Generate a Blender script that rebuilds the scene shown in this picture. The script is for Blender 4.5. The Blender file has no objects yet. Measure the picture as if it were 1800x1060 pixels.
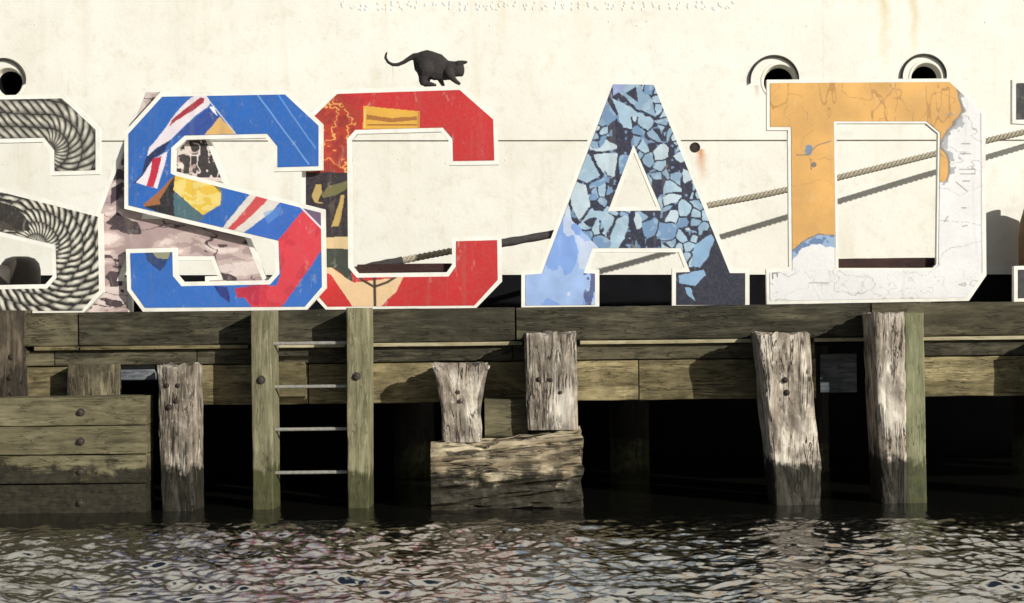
import bpy, bmesh, math, random
import numpy as np
from mathutils import Vector
from mathutils.geometry import tessellate_polygon

random.seed(7)
RNG = np.random.default_rng(11)
SC = bpy.context.scene
COL = SC.collection

# ------------------------------------------------------------------ camera
CAM_Y, CAM_H, FPX, ROLL = -10.5, 1.24, 2835.0, 0.0115
PPX, PPY = 900.0, 547.0
cd = bpy.data.cameras.new('camera')
cam = bpy.data.objects.new('camera', cd)
COL.objects.link(cam)
cd.sensor_width = 36.0
cd.lens = FPX / 1800.0 * 36.0
cd.shift_y = (PPY - 530.0) / 1800.0
cd.clip_end = 3000.0
cam.location = (0, CAM_Y, CAM_H)
cam.rotation_mode = 'QUATERNION'
from mathutils import Quaternion
cam.rotation_quaternion = Quaternion((1, 0, 0), math.pi / 2) @ Quaternion((0, 0, 1), -ROLL)
SC.camera = cam

# ------------------------------------------------------------------ sky, sun, exposure
SUN_DIR = Vector((1.0, -1.0, 0.52)).normalized()      # towards the sun
el = math.asin(SUN_DIR.z)
world = bpy.data.worlds.new('World')
SC.world = world
world.use_nodes = True
wn, wl = world.node_tree.nodes, world.node_tree.links
sky = wn.new('ShaderNodeTexSky')
sky.sky_type = 'NISHITA'
sky.sun_disc = False
sky.sun_elevation = el
sky.sun_rotation = math.radians(135)
wn['Background'].inputs['Strength'].default_value = 0.05
wl.new(sky.outputs['Color'], wn['Background'].inputs['Color'])
sd = bpy.data.lights.new('sun', 'SUN')
sd.energy = 5.0
sd.angle = math.radians(0.5)
sd.color = (1.0, 0.96, 0.87)
sun = bpy.data.objects.new('sun', sd)
COL.objects.link(sun)
sun.location = (20, -20, 20)
sun.rotation_euler = (-SUN_DIR).to_track_quat('-Z', 'Y').to_euler()
SC.view_settings.view_transform = 'Standard'
SC.view_settings.look = 'None'
SC.view_settings.exposure = -0.07
SC.view_settings.gamma = 1.0
SC.view_settings.use_curve_mapping = False

# ------------------------------------------------------------------ measuring and helpers
CR, SR = math.cos(ROLL), math.sin(ROLL)


def W(px, py, Y):
    """a measured spot of the facade drawing (1800 wide) at depth Y, in metres"""
    du, dv = px - PPX, py - PPY
    k = (Y - CAM_Y) / FPX
    return ((du * CR - dv * SR) * k, Y, CAM_H - (du * SR + dv * CR) * k)


def WX(px, py, Y):
    return W(px, py, Y)[0]


def WZ(px, py, Y):
    return W(px, py, Y)[2]


def lin(c):
    c = c / 255.0
    return c / 12.92 if c <= 0.04045 else ((c + 0.055) / 1.055) ** 2.4


KK = 1.15                                            # sunlit white over albedo
def L(r, g, b):
    return (min(lin(r) / KK, .86), min(lin(g) / KK, .86), min(lin(b) / KK * 1.08, .86))


def hash2(ix, iy, s):
    n = (ix.astype(np.int64) * 374761393 + iy.astype(np.int64) * 668265263 + s * 1442695041) & 0xFFFFFFFF
    n = ((n ^ (n >> 13)) * 1274126177) & 0xFFFFFFFF
    return ((n ^ (n >> 16)) & 0xFFFF) / 65535.0


def vn(x, y, s=0):
    x = np.asarray(x, float); y = np.asarray(y, float)
    ix, iy = np.floor(x), np.floor(y)
    fx, fy = x - ix, y - iy
    fx = fx * fx * (3 - 2 * fx); fy = fy * fy * (3 - 2 * fy)
    a = hash2(ix, iy, s); b = hash2(ix + 1, iy, s)
    c = hash2(ix, iy + 1, s); d = hash2(ix + 1, iy + 1, s)
    return (a + (b - a) * fx) * (1 - fy) + (c + (d - c) * fx) * fy


def fbm(x, y, s=0, o=4):
    t, a, n = 0, 0.5, 0
    for i in range(o):
        t = t + a * vn(x * 2 ** i, y * 2 ** i, s + 17 * i); n += a; a *= .5
    return t / n


def tag(o, label=None, cat=None, group=None, kind=None):
    if label: o['label'] = label
    if cat: o['category'] = cat
    if group: o['group'] = group
    if kind: o['kind'] = kind
    return o


def empty(name, loc):
    o = bpy.data.objects.new(name, None)
    o.empty_display_size = .1
    o.location = loc
    COL.objects.link(o)
    return o


def root_pos(o):
    p = Vector((0, 0, 0))
    while o is not None:
        p += o.location; o = o.parent
    return p


def mob(name, verts, faces, mat, parent=None, origin=None, smooth=False):
    """one mesh object from world-space vertices"""
    verts = np.asarray(verts, float)
    if origin is None:
        lo, hi = verts.min(0), verts.max(0)
        origin = ((lo[0] + hi[0]) / 2, (lo[1] + hi[1]) / 2, lo[2])
    origin = np.array(origin, float)
    me = bpy.data.meshes.new(name)
    me.from_pydata((verts - origin).tolist(), [], faces if isinstance(faces, list) else faces.tolist())
    if smooth:
        me.polygons.foreach_set('use_smooth', np.ones(len(me.polygons), bool))
    if mat: me.materials.append(mat)
    me.update()
    o = bpy.data.objects.new(name, me)
    COL.objects.link(o)
    if parent is not None:
        o.parent = parent
        o.location = Vector(origin) - root_pos(parent)
    else:
        o.location = origin
    return o


# ------------------------------------------------------------------ materials
class NT:
    def __init__(self, name):
        self.m = bpy.data.materials.new(name); self.m.use_nodes = True
        self.t = self.m.node_tree; self.n = self.t.nodes
        self.b = self.n['Principled BSDF']

    def add(self, typ, ins=None, **kw):
        nd = self.n.new(typ)
        for k, v in kw.items(): setattr(nd, k, v)
        for k, v in (ins or {}).items(): self.set(nd, k, v)
        return nd

    def set(self, nd, k, v):
        if isinstance(v, bpy.types.NodeSocket): self.t.links.new(v, nd.inputs[k])
        else:
            s = nd.inputs[k]
            if s.type == 'RGBA' and len(v) == 3: v = (*v, 1)
            s.default_value = v

    def noise(self, vec, scale, detail=5, rough=.6, dist=0):
        return self.add('ShaderNodeTexNoise', {'Vector': vec, 'Scale': scale, 'Detail': detail, 'Roughness': rough, 'Distortion': dist}).outputs[0]

    def ramp(self, fac, stops):
        r = self.add('ShaderNodeValToRGB', {0: fac})
        e = r.color_ramp.elements
        while len(e) < len(stops): e.new(.5)
        for i, (p, c) in enumerate(stops):
            e[i].position = p
            e[i].color = (*c, 1) if hasattr(c, '__len__') else (c, c, c, 1)
        return r.outputs[0]

    def mix(self, fac, a, b, mode='MIX'):
        m = self.add('ShaderNodeMix', data_type='RGBA', blend_type=mode)
        self.set(m, 0, fac); self.set(m, 6, a); self.set(m, 7, b)
        return m.outputs[2]

    def math(self, op, a, b=0.0, c=0.0, clamp=False):
        m = self.add('ShaderNodeMath', {0: a, 1: b, 2: c}, operation=op)
        m.use_clamp = clamp
        return m.outputs[0]

    def pos(self):
        g = self.add('ShaderNodeNewGeometry')
        return g.outputs['Position']

    def mapped(self, vec, scale, loc=(0, 0, 0)):
        return self.add('ShaderNodeMapping', {'Vector': vec, 'Scale': scale, 'Location': loc}).outputs[0]

    def bump(self, h, strength=.5, dist=.01):
        b = self.add('ShaderNodeBump', {'Height': h, 'Strength': strength, 'Distance': dist})
        self.set(self.b, 'Normal', b.outputs[0])


def wood(name, lo, mid, hi, axis='z', crack=.5, tide=None, rough=.85, wide=.022, stain=.35, mott=.5, gs=1.0):
    """weathered timber: long grain, checks, blotches, optional wet tidal band"""
    t = NT(name)
    p = t.pos()
    rnd = t.add('ShaderNodeObjectInfo').outputs['Random']
    off = t.add('ShaderNodeCombineXYZ', {0: t.math('MULTIPLY', rnd, 37.0), 1: t.math('MULTIPLY', rnd, 19.0), 2: t.math('MULTIPLY', rnd, 53.0)}).outputs[0]
    v = t.add('ShaderNodeVectorMath', {0: p, 1: off}, operation='ADD').outputs[0]
    st = {'z': (1, 1, .14), 'x': (.14, 1, 1), 'y': (1, .14, 1)}[axis]
    g = t.mapped(v, st)
    grain = t.noise(g, 46 * gs, 6, .62, .6)
    band = t.noise(g, 12 * gs, 5, .6, 1.2)
    blotch = t.noise(v, 7, 5, .62, .3)
    c = t.ramp(t.math('ADD', t.math('MULTIPLY', grain, .40), t.math('MULTIPLY', band, .60)), [(.33, lo), (.50, mid), (.66, hi)])
    c = t.mix(t.ramp(blotch, [(.38, stain), (.58, 0.0)]), c, lo)
    patch = t.noise(t.mapped(v, tuple(max(q, .4) for q in st)), 3.6, 6, .68, .8)
    c = t.mix(t.ramp(patch, [(.52, 0.0), (.66, mott)]), c, hi)
    c = t.mix(t.ramp(patch, [(.33, mott), (.47, 0.0)]), c, lo)
    spk = t.noise(v, 34, 5, .7)
    c = t.mix(t.ramp(spk, [(.60, 0.0), (.70, mott * .6)]), c, hi)
    g2 = t.mapped(v, tuple(s * (.6 if s < 1 else 1) for s in st))
    cr = t.noise(g2, 26 * gs, 4, .55, 1.6)
    line = t.math('ABSOLUTE', t.math('SUBTRACT', cr, .5))
    crk = t.ramp(line, [(.0, 1.0), (wide, 0.0)])
    gate = t.ramp(t.noise(v, 5, 2, .5), [(.42, 0.0), (.54, 1.0)])
    crk = t.math('MULTIPLY', t.math('MULTIPLY', crk, gate), crack)
    c = t.mix(1.0, c, t.ramp(rnd, [(0.0, .74), (1.0, 1.12)]), 'MULTIPLY')
    c = t.mix(crk, c, (.012, .010, .008))
    r = t.ramp(blotch, [(.3, rough - .12), (.7, rough)])
    if tide:
        zt, wet, alg = tide
        sep = t.add('ShaderNodeSeparateXYZ', {0: p})
        zz = t.math('SUBTRACT', zt, t.math('ADD', sep.outputs[2], t.math('ADD', t.math('MULTIPLY', t.math('SUBTRACT', blotch, .5), .30), t.math('MULTIPLY', t.math('SUBTRACT', band, .5), .22))))
        m1 = t.math('MULTIPLY', zz, 20.0, clamp=True)
        wetc = t.mix(t.ramp(t.noise(v, 22, 5, .65), [(.35, 0.0), (.62, 1.0)]), wet, alg)
        c = t.mix(t.math('MULTIPLY', m1, .97), c, wetc)
        r = t.mix(m1, r, (.6, .6, .6))
    t.set(t.b, 'Base Color', c)
    t.set(t.b, 'Roughness', r)
    h = t.math('ADD', t.math('MULTIPLY', grain, .5), t.math('ADD', t.math('MULTIPLY', band, .5), t.math('MULTIPLY', crk, -1.2)))
    t.set(t.b, 'Specular IOR Level', .25)
    t.bump(h, .8, .010)
    return t.m


def plain(name, col, rough=.6, metal=0.0, vary=.25, scale=18, bump=.15):
    t = NT(name)
    v = t.pos()
    n = t.noise(v, scale, 5, .65)
    d = tuple(c * (1 - vary) for c in col)
    e = tuple(min(c * (1 + vary * .5), .9) for c in col)
    t.set(t.b, 'Base Color', t.ramp(n, [(.32, d), (.66, e)]))
    t.set(t.b, 'Roughness', rough); t.set(t.b, 'Metallic', metal)
    if max(col) < .02: t.set(t.b, 'Specular IOR Level', .12)
    t.bump(n, bump, .004)
    return t.m


WET = (.010, .009, .006)
ALG = (.050, .058, .020)
M = {}
M['fascia'] = wood('dark_fascia_timber', L(38, 36, 27), L(74, 70, 53), L(114, 108, 84), 'x', .7, mott=.45)
M['fascia_olive'] = wood('olive_fascia_timber', L(52, 48, 35), L(92, 86, 63), L(130, 122, 94), 'x', .6, mott=.5)
M['beam'] = wood('olive_beam_timber', L(78, 71, 48), L(136, 124, 86), L(184, 170, 126), 'x', .6, stain=.5, mott=.6)
M['strip'] = wood('sunlit_ledge_timber', L(130, 122, 92), L(178, 168, 130), L(205, 196, 160), 'x', .2)  # pale tone painted in for sun on the ledge
M['pile'] = wood('weathered_pile_timber', L(86, 78, 65), L(172, 160, 140), L(246, 238, 216), 'z', 1.0, (.31, WET, (.022, .019, .012)), stain=.6, wide=.034, mott=.7, gs=.7)
M['pile_dark'] = wood('dark_pile_timber', L(34, 30, 26), L(72, 64, 52), L(120, 108, 86), 'z', 1.0, (.30, WET, ALG), stain=.5, mott=.6)
M['rail'] = wood('green_grey_rail_timber', L(98, 95, 68), L(138, 134, 102), L(170, 164, 128), 'z', .35, (.29, (.045, .045, .022), (.075, .075, .03)), stain=.4)
M['post'] = wood('green_grey_post_timber', L(98, 100, 72), L(134, 135, 100), L(164, 163, 124), 'z', .4, (.30, (.035, .04, .018), (.065, .07, .026)), stain=.4)
M['plank'] = wood('olive_plank_timber', L(76, 71, 50), L(112, 106, 78), L(144, 135, 104), 'x', .45, (.31, (.014, .012, .009), (.036, .032, .019)), stain=.3)
M['log'] = wood('rough_log_timber', L(62, 54, 42), L(150, 136, 108), L(214, 200, 164), 'x', 1.0, (.25, (.014, .012, .009), (.050, .044, .030)), stain=.5, wide=.06, mott=.8, gs=.5)
M['stub'] = wood('olive_stub_timber', L(52, 47, 36), L(98, 91, 70), L(168, 158, 124), 'z', .9, stain=.5, mott=.6)
M['deck'] = wood('deck_board_timber', L(60, 54, 42), L(96, 88, 68), L(120, 110, 86), 'x', .6)
M['greyplank'] = wood('blue_grey_plank_timber', L(70, 76, 82), L(110, 116, 118), L(150, 152, 150), 'x', .4)
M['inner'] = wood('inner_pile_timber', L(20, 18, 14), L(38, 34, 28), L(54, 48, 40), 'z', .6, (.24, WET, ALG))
M['iron'] = plain('rusty_iron', (.035, .024, .018), .7, .3, .5, 40, .4)
M['bolt'] = plain('bolt_iron', (.055, .045, .036), .6, .4, .5, 60, .4)
M['steel'] = plain('galvanised_rung', (.36, .35, .31), .45, .35, .3, 40, .2)
M['board'] = plain('white_letter_paint', (.80, .785, .725), .5, 0, .13, 11, .08)
M['black'] = plain('black_opening', (.006, .006, .007), .9, 0, .2, 10, 0)
M['bollard'] = plain('dark_bollard_iron', L(66, 60, 52), .6, .0, .25, 14, .3)
M['fender'] = plain('brown_fender_rubber', L(128, 96, 58), .7, 0, .35, 12, .4)
M['batten'] = wood('brown_batten_timber', L(44, 28, 26), L(66, 44, 40), L(84, 60, 52), 'x', .3)
M['rope_shade'] = plain('dark_rope_shade', (.045, .040, .040), .9, 0, .4, 40, .5)  # dark tone standing in for shade on the hawser
M['fur'] = plain('black_cat_fur', (.028, .023, .022), .9, 0, .25, 50, .15)


def hull_paint():
    t = NT('hull_white_paint')
    p = t.pos()
    n1 = t.noise(p, 1.3, 6, .62)
    n2 = t.noise(p, 9, 6, .7)
    st = t.noise(t.mapped(p, (1, 1, .09)), 5.5, 6, .68, .5)
    c = t.ramp(n1, [(.3, (.74, .725, .65)), (.52, (.795, .785, .725)), (.72, (.815, .81, .765))])
    c = t.mix(t.ramp(n2, [(.30, .60), (.48, 0.0)]), c, (.66, .63, .53))
    c = t.mix(t.ramp(st, [(.55, 0.0), (.74, .42)]), c, (.66, .59, .43))
    fl = t.noise(p, 42, 4, .6)
    c = t.mix(t.ramp(fl, [(.655, 0.0), (.71, .55)]), c, (.50, .46, .37))
    sep = t.add('ShaderNodeSeparateXYZ', {0: p})
    # two yellow run marks high up, and the rust under the scupper
    for (px, py, w, ln, col, amt) in STREAKS:
        x0, _, z0 = W(px, py, HULL_Y)
        wob = t.math('MULTIPLY', t.math('SUBTRACT', t.noise(t.mapped(p, (.4, 1, 1)), 7, 3, .6), .5), w * 2.4)
        dx = t.math('ABSOLUTE', t.math('SUBTRACT', t.math('ADD', sep.outputs[0], wob), x0))
        a = t.math('SUBTRACT', 1.0, t.math('DIVIDE', dx, w), clamp=True)
        dz = t.math('DIVIDE', t.math('SUBTRACT', z0, sep.outputs[2]), ln)
        bb = t.math('MULTIPLY', t.math('SUBTRACT', 1.0, dz, clamp=True), t.math('GREATER_THAN', dz, 0.0))
        f = t.math('MULTIPLY', t.math('MULTIPLY', a, bb), t.math('MULTIPLY', t.ramp(n2, [(.25, .5), (.6, 1.0)]), amt), clamp=True)
        c = t.mix(f, c, col)
    t.set(t.b, 'Base Color', c)
    t.set(t.b, 'Roughness', .55)
    big = t.noise(p, 1.1, 2, .5)
    h = t.math('ADD', t.math('MULTIPLY', big, 1.0), t.math('ADD', t.math('MULTIPLY', n2, .10), t.math('MULTIPLY', fl, .04)))
    t.bump(h, .50, .05)
    return t.m


def print_mat():
    t = NT('letter_print')
    a = t.add('ShaderNodeAttribute', attribute_name='Col')
    n = t.noise(t.pos(), 55, 4, .6)
    c = t.mix(t.ramp(n, [(.35, .10), (.6, 0.0)]), a.outputs['Color'], (.25, .22, .18))
    sc = t.noise(t.mapped(t.pos(), (1, 1, .5)), 13, 8, .72, .4)
    c = t.mix(t.ramp(sc, [(.60, 0.0), (.72, .35)]), c, (.66, .63, .56))
    dr = t.noise(t.mapped(t.pos(), (1, 1, .06)), 16, 5, .6)
    c = t.mix(t.ramp(dr, [(.58, 0.0), (.74, .22)]), c, (.22, .19, .15))
    t.set(t.b, 'Base Color', c)
    t.set(t.b, 'Roughness', .6)
    return t.m


def rope_mat():
    t = NT('hawser_fibre')
    n = t.noise(t.mapped(t.pos(), (1, 1, 1)), 90, 5, .7)
    t.set(t.b, 'Base Color', t.ramp(n, [(.3, (.20, .175, .13)), (.65, (.42, .375, .29))]))
    t.set(t.b, 'Roughness', .9)
    t.bump(n, .6, .004)
    return t.m


def water_mat():
    t = NT('harbour_water')
    p = t.pos()
    n = t.noise(t.mapped(p, (1, .7, 1)), 24, 5, .62, .6)
    n2 = t.noise(t.mapped(p, (1, .6, 1)), 75, 3, .6, .3)
    t.set(t.b, 'Base Color', (.008, .008, .006))
    t.set(t.b, 'Roughness', .012)
    t.set(t.b, 'IOR', 4.6)
    h = t.math('ADD', n, t.math('MULTIPLY', n2, .3))
    t.bump(h, .16, .012)
    return t.m


# ------------------------------------------------------------------ water
def build_water():
    def axis(lo, hi, step, far):
        mid = np.arange(lo, hi + step, step)
        g, a, d = [], hi + step, step
        while a < far:
            d *= 1.6; a += d; g.append(a)
        g2, a, d = [], lo, step
        while a > -far:
            d *= 1.6; a -= d; g2.append(a)
        return np.array(g2[::-1] + mid.tolist() + g)
    xs = axis(-3.45, 3.45, .0088, 700)
    ys = axis(-3.9, .35, .0088, 700)
    X, Y = np.meshgrid(xs, ys, indexing='ij')
    Z = np.zeros_like(X)
    rg = np.random.default_rng(5)
    wx = X + .05 * np.sin(3.1 * Y + 1.0) + .04 * np.sin(7.3 * Y + X * 2.2)
    wy = Y + .05 * np.sin(2.7 * X) + .03 * np.sin(9.1 * X + Y * 1.7)
    for i in range(105):
        lam = .038 * (.42 / .038) ** rg.random() ** 1.15
        k = 2 * math.pi / lam
        th = rg.normal(math.radians(78), math.radians(48))
        ph = rg.random() * 6.283
        slope = .040 * min(1.0, .66 + lam * 4)
        a = slope / k
        s = k * (math.cos(th) * wx + math.sin(th) * wy) + ph
        Z += a * .8 * (np.exp(np.sin(s)) - 1.266)
    # gusts: patches of rougher and calmer water; sheltered in the lee of the piles
    gust = .55 + .8 * fbm(X * .7 + 3, Y * .5 + 9, 4, 3)
    lee = np.clip((-.55 - Y) / .9, 0, 1); lee = .09 + .91 * lee * lee * (3 - 2 * lee)
    fade = np.clip((4.6 - np.abs(X)) / .6, 0, 1) * np.clip((Y + 5.0) / .8, 0, 1) * np.clip((1.2 - Y) / .8, 0, 1)
    Z *= gust * lee * fade
    n, m = X.shape
    V = np.stack([X, Y, Z], -1).reshape(-1, 3)
    I = np.arange(n * m).reshape(n, m)
    F = np.stack([I[:-1, :-1], I[1:, :-1], I[1:, 1:], I[:-1, 1:]], -1).reshape(-1, 4)
    o = mob('water', V, F, water_mat(), origin=(0, 0, 0), smooth=True)
    tag(o, 'rippled grey-brown harbour water reflecting the white hull', 'water', kind='structure')


# ------------------------------------------------------------------ timber pieces
def rrect(hw, hd, r, n):
    """rounded rectangle profile, about n points"""
    r = min(r, hw * .95, hd * .95)
    pts = []
    segs = [((hw, -hd + r), (hw, hd - r)), None, ((hw - r, hd), (-hw + r, hd)), None,
            ((-hw, hd - r), (-hw, -hd + r)), None, ((-hw + r, -hd), (hw - r, -hd)), None]
    cs = [(hw - r, hd - r, 0), (-hw + r, hd - r, 90), (-hw + r, -hd + r, 180), (hw - r, -hd + r, 270)]
    per = 4 * (hw + hd)
    for i in range(4):
        a, b = segs[2 * i]
        ln = math.hypot(b[0] - a[0], b[1] - a[1])
        k = max(2, int(n * ln / per))
        for j in range(k): pts.append((a[0] + (b[0] - a[0]) * j / k, a[1] + (b[1] - a[1]) * j / k))
        cx, cy, an = cs[i]
        for j in range(4):
            t = math.radians(an + 90 * j / 4)
            pts.append((cx + r * math.cos(t), cy + r * math.sin(t)))
    return np.array(pts)


def timber(name, mat, parent, c0, c1, s0, s1, axis='z', r=.012, amp=.003, groove=.0, big=.0, n=40, m=24, seed=0, ragged=0.0, shape=None, yaw=0.0):
    """a hewn timber from c0 to c1 (centres of its ends), half sizes s0, s1 (across, deep)"""
    c0, c1 = np.array(c0, float), np.array(c1, float)
    prof = rrect(1.0, s0[1] / s0[0], r / s0[0], n)
    prof[:, 1] *= s0[0] / s0[1]                       # unit square-ish profile
    N = len(prof)
    per = np.concatenate([[0], np.cumsum(np.linalg.norm(np.diff(prof, axis=0), axis=1))])
    V = []
    ln = np.linalg.norm(c1 - c0)
    nrm = prof / np.maximum(np.abs(prof).max(1, keepdims=True), 1e-6)
    for j in range(m + 1):
        t = j / m
        hw, hd = s0[0] + (s1[0] - s0[0]) * t, s0[1] + (s1[1] - s0[1]) * t
        q = prof * np.array([hw, hd])
        s = per * hw
        u = t * ln
        d = (fbm(s * 16 + seed, np.full(N, u * 5.0 + seed * 3.1), seed, 3) - .5) * 2 * amp
        if groove:
            gq = vn(s * 38 + seed * 7.7 + 1.2 * vn(s * 3, np.full(N, u * 2.2), seed + 3), np.full(N, u * 1.7), seed + 5)
            g2 = vn(s * 75 + seed, np.full(N, u * 2.6), seed + 6)
            d = d - groove * np.clip(1 - np.abs(gq - .5) * 7, 0, 1) - groove * .5 * np.clip(.4 - g2, 0, 1)
        if big:
            d = d - big * np.clip(fbm(s * 4 + seed * 2.3, np.full(N, u * 3.2), seed + 8, 2) - .42, 0, 1) * 2
        if shape is not None:
            sc, dx = shape(t)
            q = q * np.array([sc, 1.0]); q[:, 0] += dx
        nn = prof / np.linalg.norm(prof, axis=1, keepdims=True)
        q = q + nn * d[:, None]
        if yaw:
            cy_, sy_ = math.cos(-yaw), math.sin(-yaw)
            q = np.stack([q[:, 0] * cy_ - q[:, 1] * sy_, q[:, 0] * sy_ + q[:, 1] * cy_], -1)
        c = c0 + (c1 - c0) * t
        e = 0
        if ragged and t > .5:
            e = ragged * (t - .5) * 2 * (fbm(q[:, 0] * 22 + seed, q[:, 1] * 22, seed + 9, 3) - .6) * 2
        if axis == 'z':
            P = np.stack([c[0] + q[:, 0], c[1] + q[:, 1], np.full(N, c[2]) + e], -1)
        elif axis == 'x':
            P = np.stack([np.full(N, c[0]) + e, c[1] + q[:, 1], c[2] + q[:, 0]], -1)
        else:
            P = np.stack([c[0] + q[:, 0], np.full(N, c[1]), c[2] + q[:, 1]], -1)
        V.append(P)
    V = np.concatenate(V)
    F = []
    for j in range(m):
        for i in range(N):
            k = (i + 1) % N
            F.append((j * N + i, j * N + k, (j + 1) * N + k, (j + 1) * N + i))
    base = len(V)
    # domed, uneven ends
    for j, sg in ((0, -1), (m, 1)):
        ring = V[j * N:(j + 1) * N]
        ctr = ring.mean(0)
        inner = ctr + (ring - ctr) * .55
        k0 = len(V)
        V = np.concatenate([V, inner, ctr[None]])
        for i in range(N):
            k = (i + 1) % N
            F.append((j * N + i, k0 + i, k0 + k, j * N + k) if sg > 0 else (j * N + k, k0 + k, k0 + i, j * N + i))
            F.append((k0 + i, k0 + N, k0 + k) if sg > 0 else (k0 + k, k0 + N, k0 + i))
    if axis in ('x',):
        F = [tuple(reversed(f)) for f in F]
    o = mob(name, V, F, mat, parent, smooth=True)
    fix_normals(o)
    return o


def fix_normals(o, angle=35):
    bm = bmesh.new(); bm.from_mesh(o.data)
    bmesh.ops.recalc_face_normals(bm, faces=bm.faces)
    for e in bm.edges:
        if len(e.link_faces) == 2 and e.calc_face_angle(0) > math.radians(angle): e.smooth = False
    bm.to_mesh(o.data); bm.free()


def beam(name, mat, parent, x0, x1, y0, y1, Y, depth, seed=0, **kw):
    """horizontal timber: measured rectangle on its front plane Y"""
    xm, ym = (x0 + x1) / 2, (y0 + y1) / 2
    X0, X1 = WX(x0, ym, Y), WX(x1, ym, Y)
    Z0, Z1 = WZ(xm, y1, Y), WZ(xm, y0, Y)
    zc, hh = (Z0 + Z1) / 2, (Z1 - Z0) / 2
    m = max(6, int((X1 - X0) / .06))
    kw.setdefault('amp', .004); kw.setdefault('n', 30)
    return timber(name, mat, parent, (X0, Y + depth / 2, zc), (X1, Y + depth / 2, zc), (hh, depth / 2), (hh, depth / 2), 'x', m=m, seed=seed, **kw)


def upright(name, mat, parent, xl, xr, yt, xlb, xrb, yb, Y, depth, seed=0, zbot=None, **kw):
    """vertical timber: top edge xl..xr at yt, bottom edge xlb..xrb at yb, front plane Y"""
    a, b = W(xl, yt, Y), W(xr, yt, Y)
    c, d = W(xlb, yb, Y), W(xrb, yb, Y)
    top = np.array([(a[0] + b[0]) / 2, Y + depth / 2, (a[2] + b[2]) / 2])
    bot = np.array([(c[0] + d[0]) / 2, Y + depth / 2, (c[2] + d[2]) / 2])
    ht, hb = (b[0] - a[0]) / 2, (d[0] - c[0]) / 2
    if zbot is not None:
        t = (zbot - top[2]) / (bot[2] - top[2])
        bot = top + (bot - top) * t; hb = ht + (hb - ht) * t
    m = max(8, int((top[2] - bot[2]) / kw.pop('step', .03)))
    yw = kw.get('yaw', 0.0)
    if yw:
        sn, cs = abs(math.sin(yw)), math.cos(yw)
        ht, hb = (ht - depth / 2 * sn) / cs, (hb - depth / 2 * sn) / cs
    return timber(name, mat, parent, bot, top, (hb, depth / 2), (ht, depth / 2), 'z', m=m, seed=seed, **kw)


def bolt(parent, px, py, Y, r=.016, mat=None, name='bolt', depth=.02):
    x, _, z = W(px, py, Y)
    n = 8
    V, F = [], []
    for k, (yy, rr) in enumerate([(Y + .03, r * 1.5), (Y - .004, r * 1.5), (Y - .005, r), (Y - depth, r * .92), (Y - depth - .003, r * .5)]):
        for i in range(n):
            a = 6.283 * i / n + .2
            V.append((x + rr * math.cos(a), yy, z + rr * math.sin(a)))
    for k in range(4):
        for i in range(n):
            j = (i + 1) % n
            F.append((k * n + i, k * n + j, (k + 1) * n + j, (k + 1) * n + i))
    F.append(tuple(range(4 * n, 5 * n)))
    o = mob(name, V, F, mat or M['bolt'], parent)
    fix_normals(o)
    return o


# ------------------------------------------------------------------ flat shapes
def area2(p):
    return sum(p[i - 1][0] * p[i][1] - p[i][0] * p[i - 1][1] for i in range(len(p)))


def offset(poly, d):
    """mitred outward offset of a drawn outline (negative: inward)"""
    n = len(poly)
    sg = 1 if area2(poly) > 0 else -1
    out = []
    for i in range(n):
        p0, p1, p2 = np.array(poly[i - 1], float), np.array(poly[i], float), np.array(poly[(i + 1) % n], float)
        e1 = (p1 - p0) / np.linalg.norm(p1 - p0); e2 = (p2 - p1) / np.linalg.norm(p2 - p1)
        n1 = np.array([e1[1], -e1[0]]) * sg; n2 = np.array([e2[1], -e2[0]]) * sg
        b = n1 + n2
        q = p1 + b * (d / max(.35, 1 + n1.dot(n2)))
        out.append((q[0], q[1]))
    return out


def inside(poly, x, y):
    r = np.zeros(x.shape, bool)
    n = len(poly)
    for i in range(n):
        x0, y0 = poly[i - 1]; x1, y1 = poly[i]
        if y0 == y1: continue
        c = ((y0 > y) != (y1 > y)) & (x < (x1 - x0) * (y - y0) / (y1 - y0) + x0)
        r ^= c
    return r


def slab(name, loops, Y, thick, mat, parent, zmin=None):
    """a board with holes from drawn outlines; front at Y"""
    fr, bk = [], []
    cnt = []
    for lp in loops:
        for (a, b) in lp:
            x, _, z = W(a, b, Y)
            if zmin is not None: z = max(z, zmin)
            fr.append((x, Y, z)); bk.append((x, Y + thick, z))
        cnt.append(len(lp))
    tri = tessellate_polygon([[Vector((p[0], p[2], 0)) for p in fr[sum(cnt[:i]):sum(cnt[:i + 1])]] for i in range(len(cnt))])
    n = len(fr)
    F = [tuple(t) for t in tri] + [tuple(n + v for v in reversed(t)) for t in tri]
    k = 0
    for c in cnt:
        for i in range(c):
            j = (i + 1) % c
            F.append((k + i, k + j, n + k + j, n + k + i))
        k += c
    o = mob(name, fr + bk, F, mat, parent)
    fix_normals(o)
    return o


def seg_project(px, py, loops):
    best = np.full(px.shape, 1e9); bx = px.copy(); by = py.copy()
    for lp in loops:
        for i in range(len(lp)):
            x0, y0 = lp[i - 1]; x1, y1 = lp[i]
            dx, dy = x1 - x0, y1 - y0
            t = np.clip(((px - x0) * dx + (py - y0) * dy) / max(dx * dx + dy * dy, 1e-9), 0, 1)
            qx, qy = x0 + t * dx, y0 + t * dy
            d = np.hypot(px - qx, py - qy)
            m = d < best
            best[m] = d[m]; bx[m] = qx[m]; by[m] = qy[m]
    return bx, by, best


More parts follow.
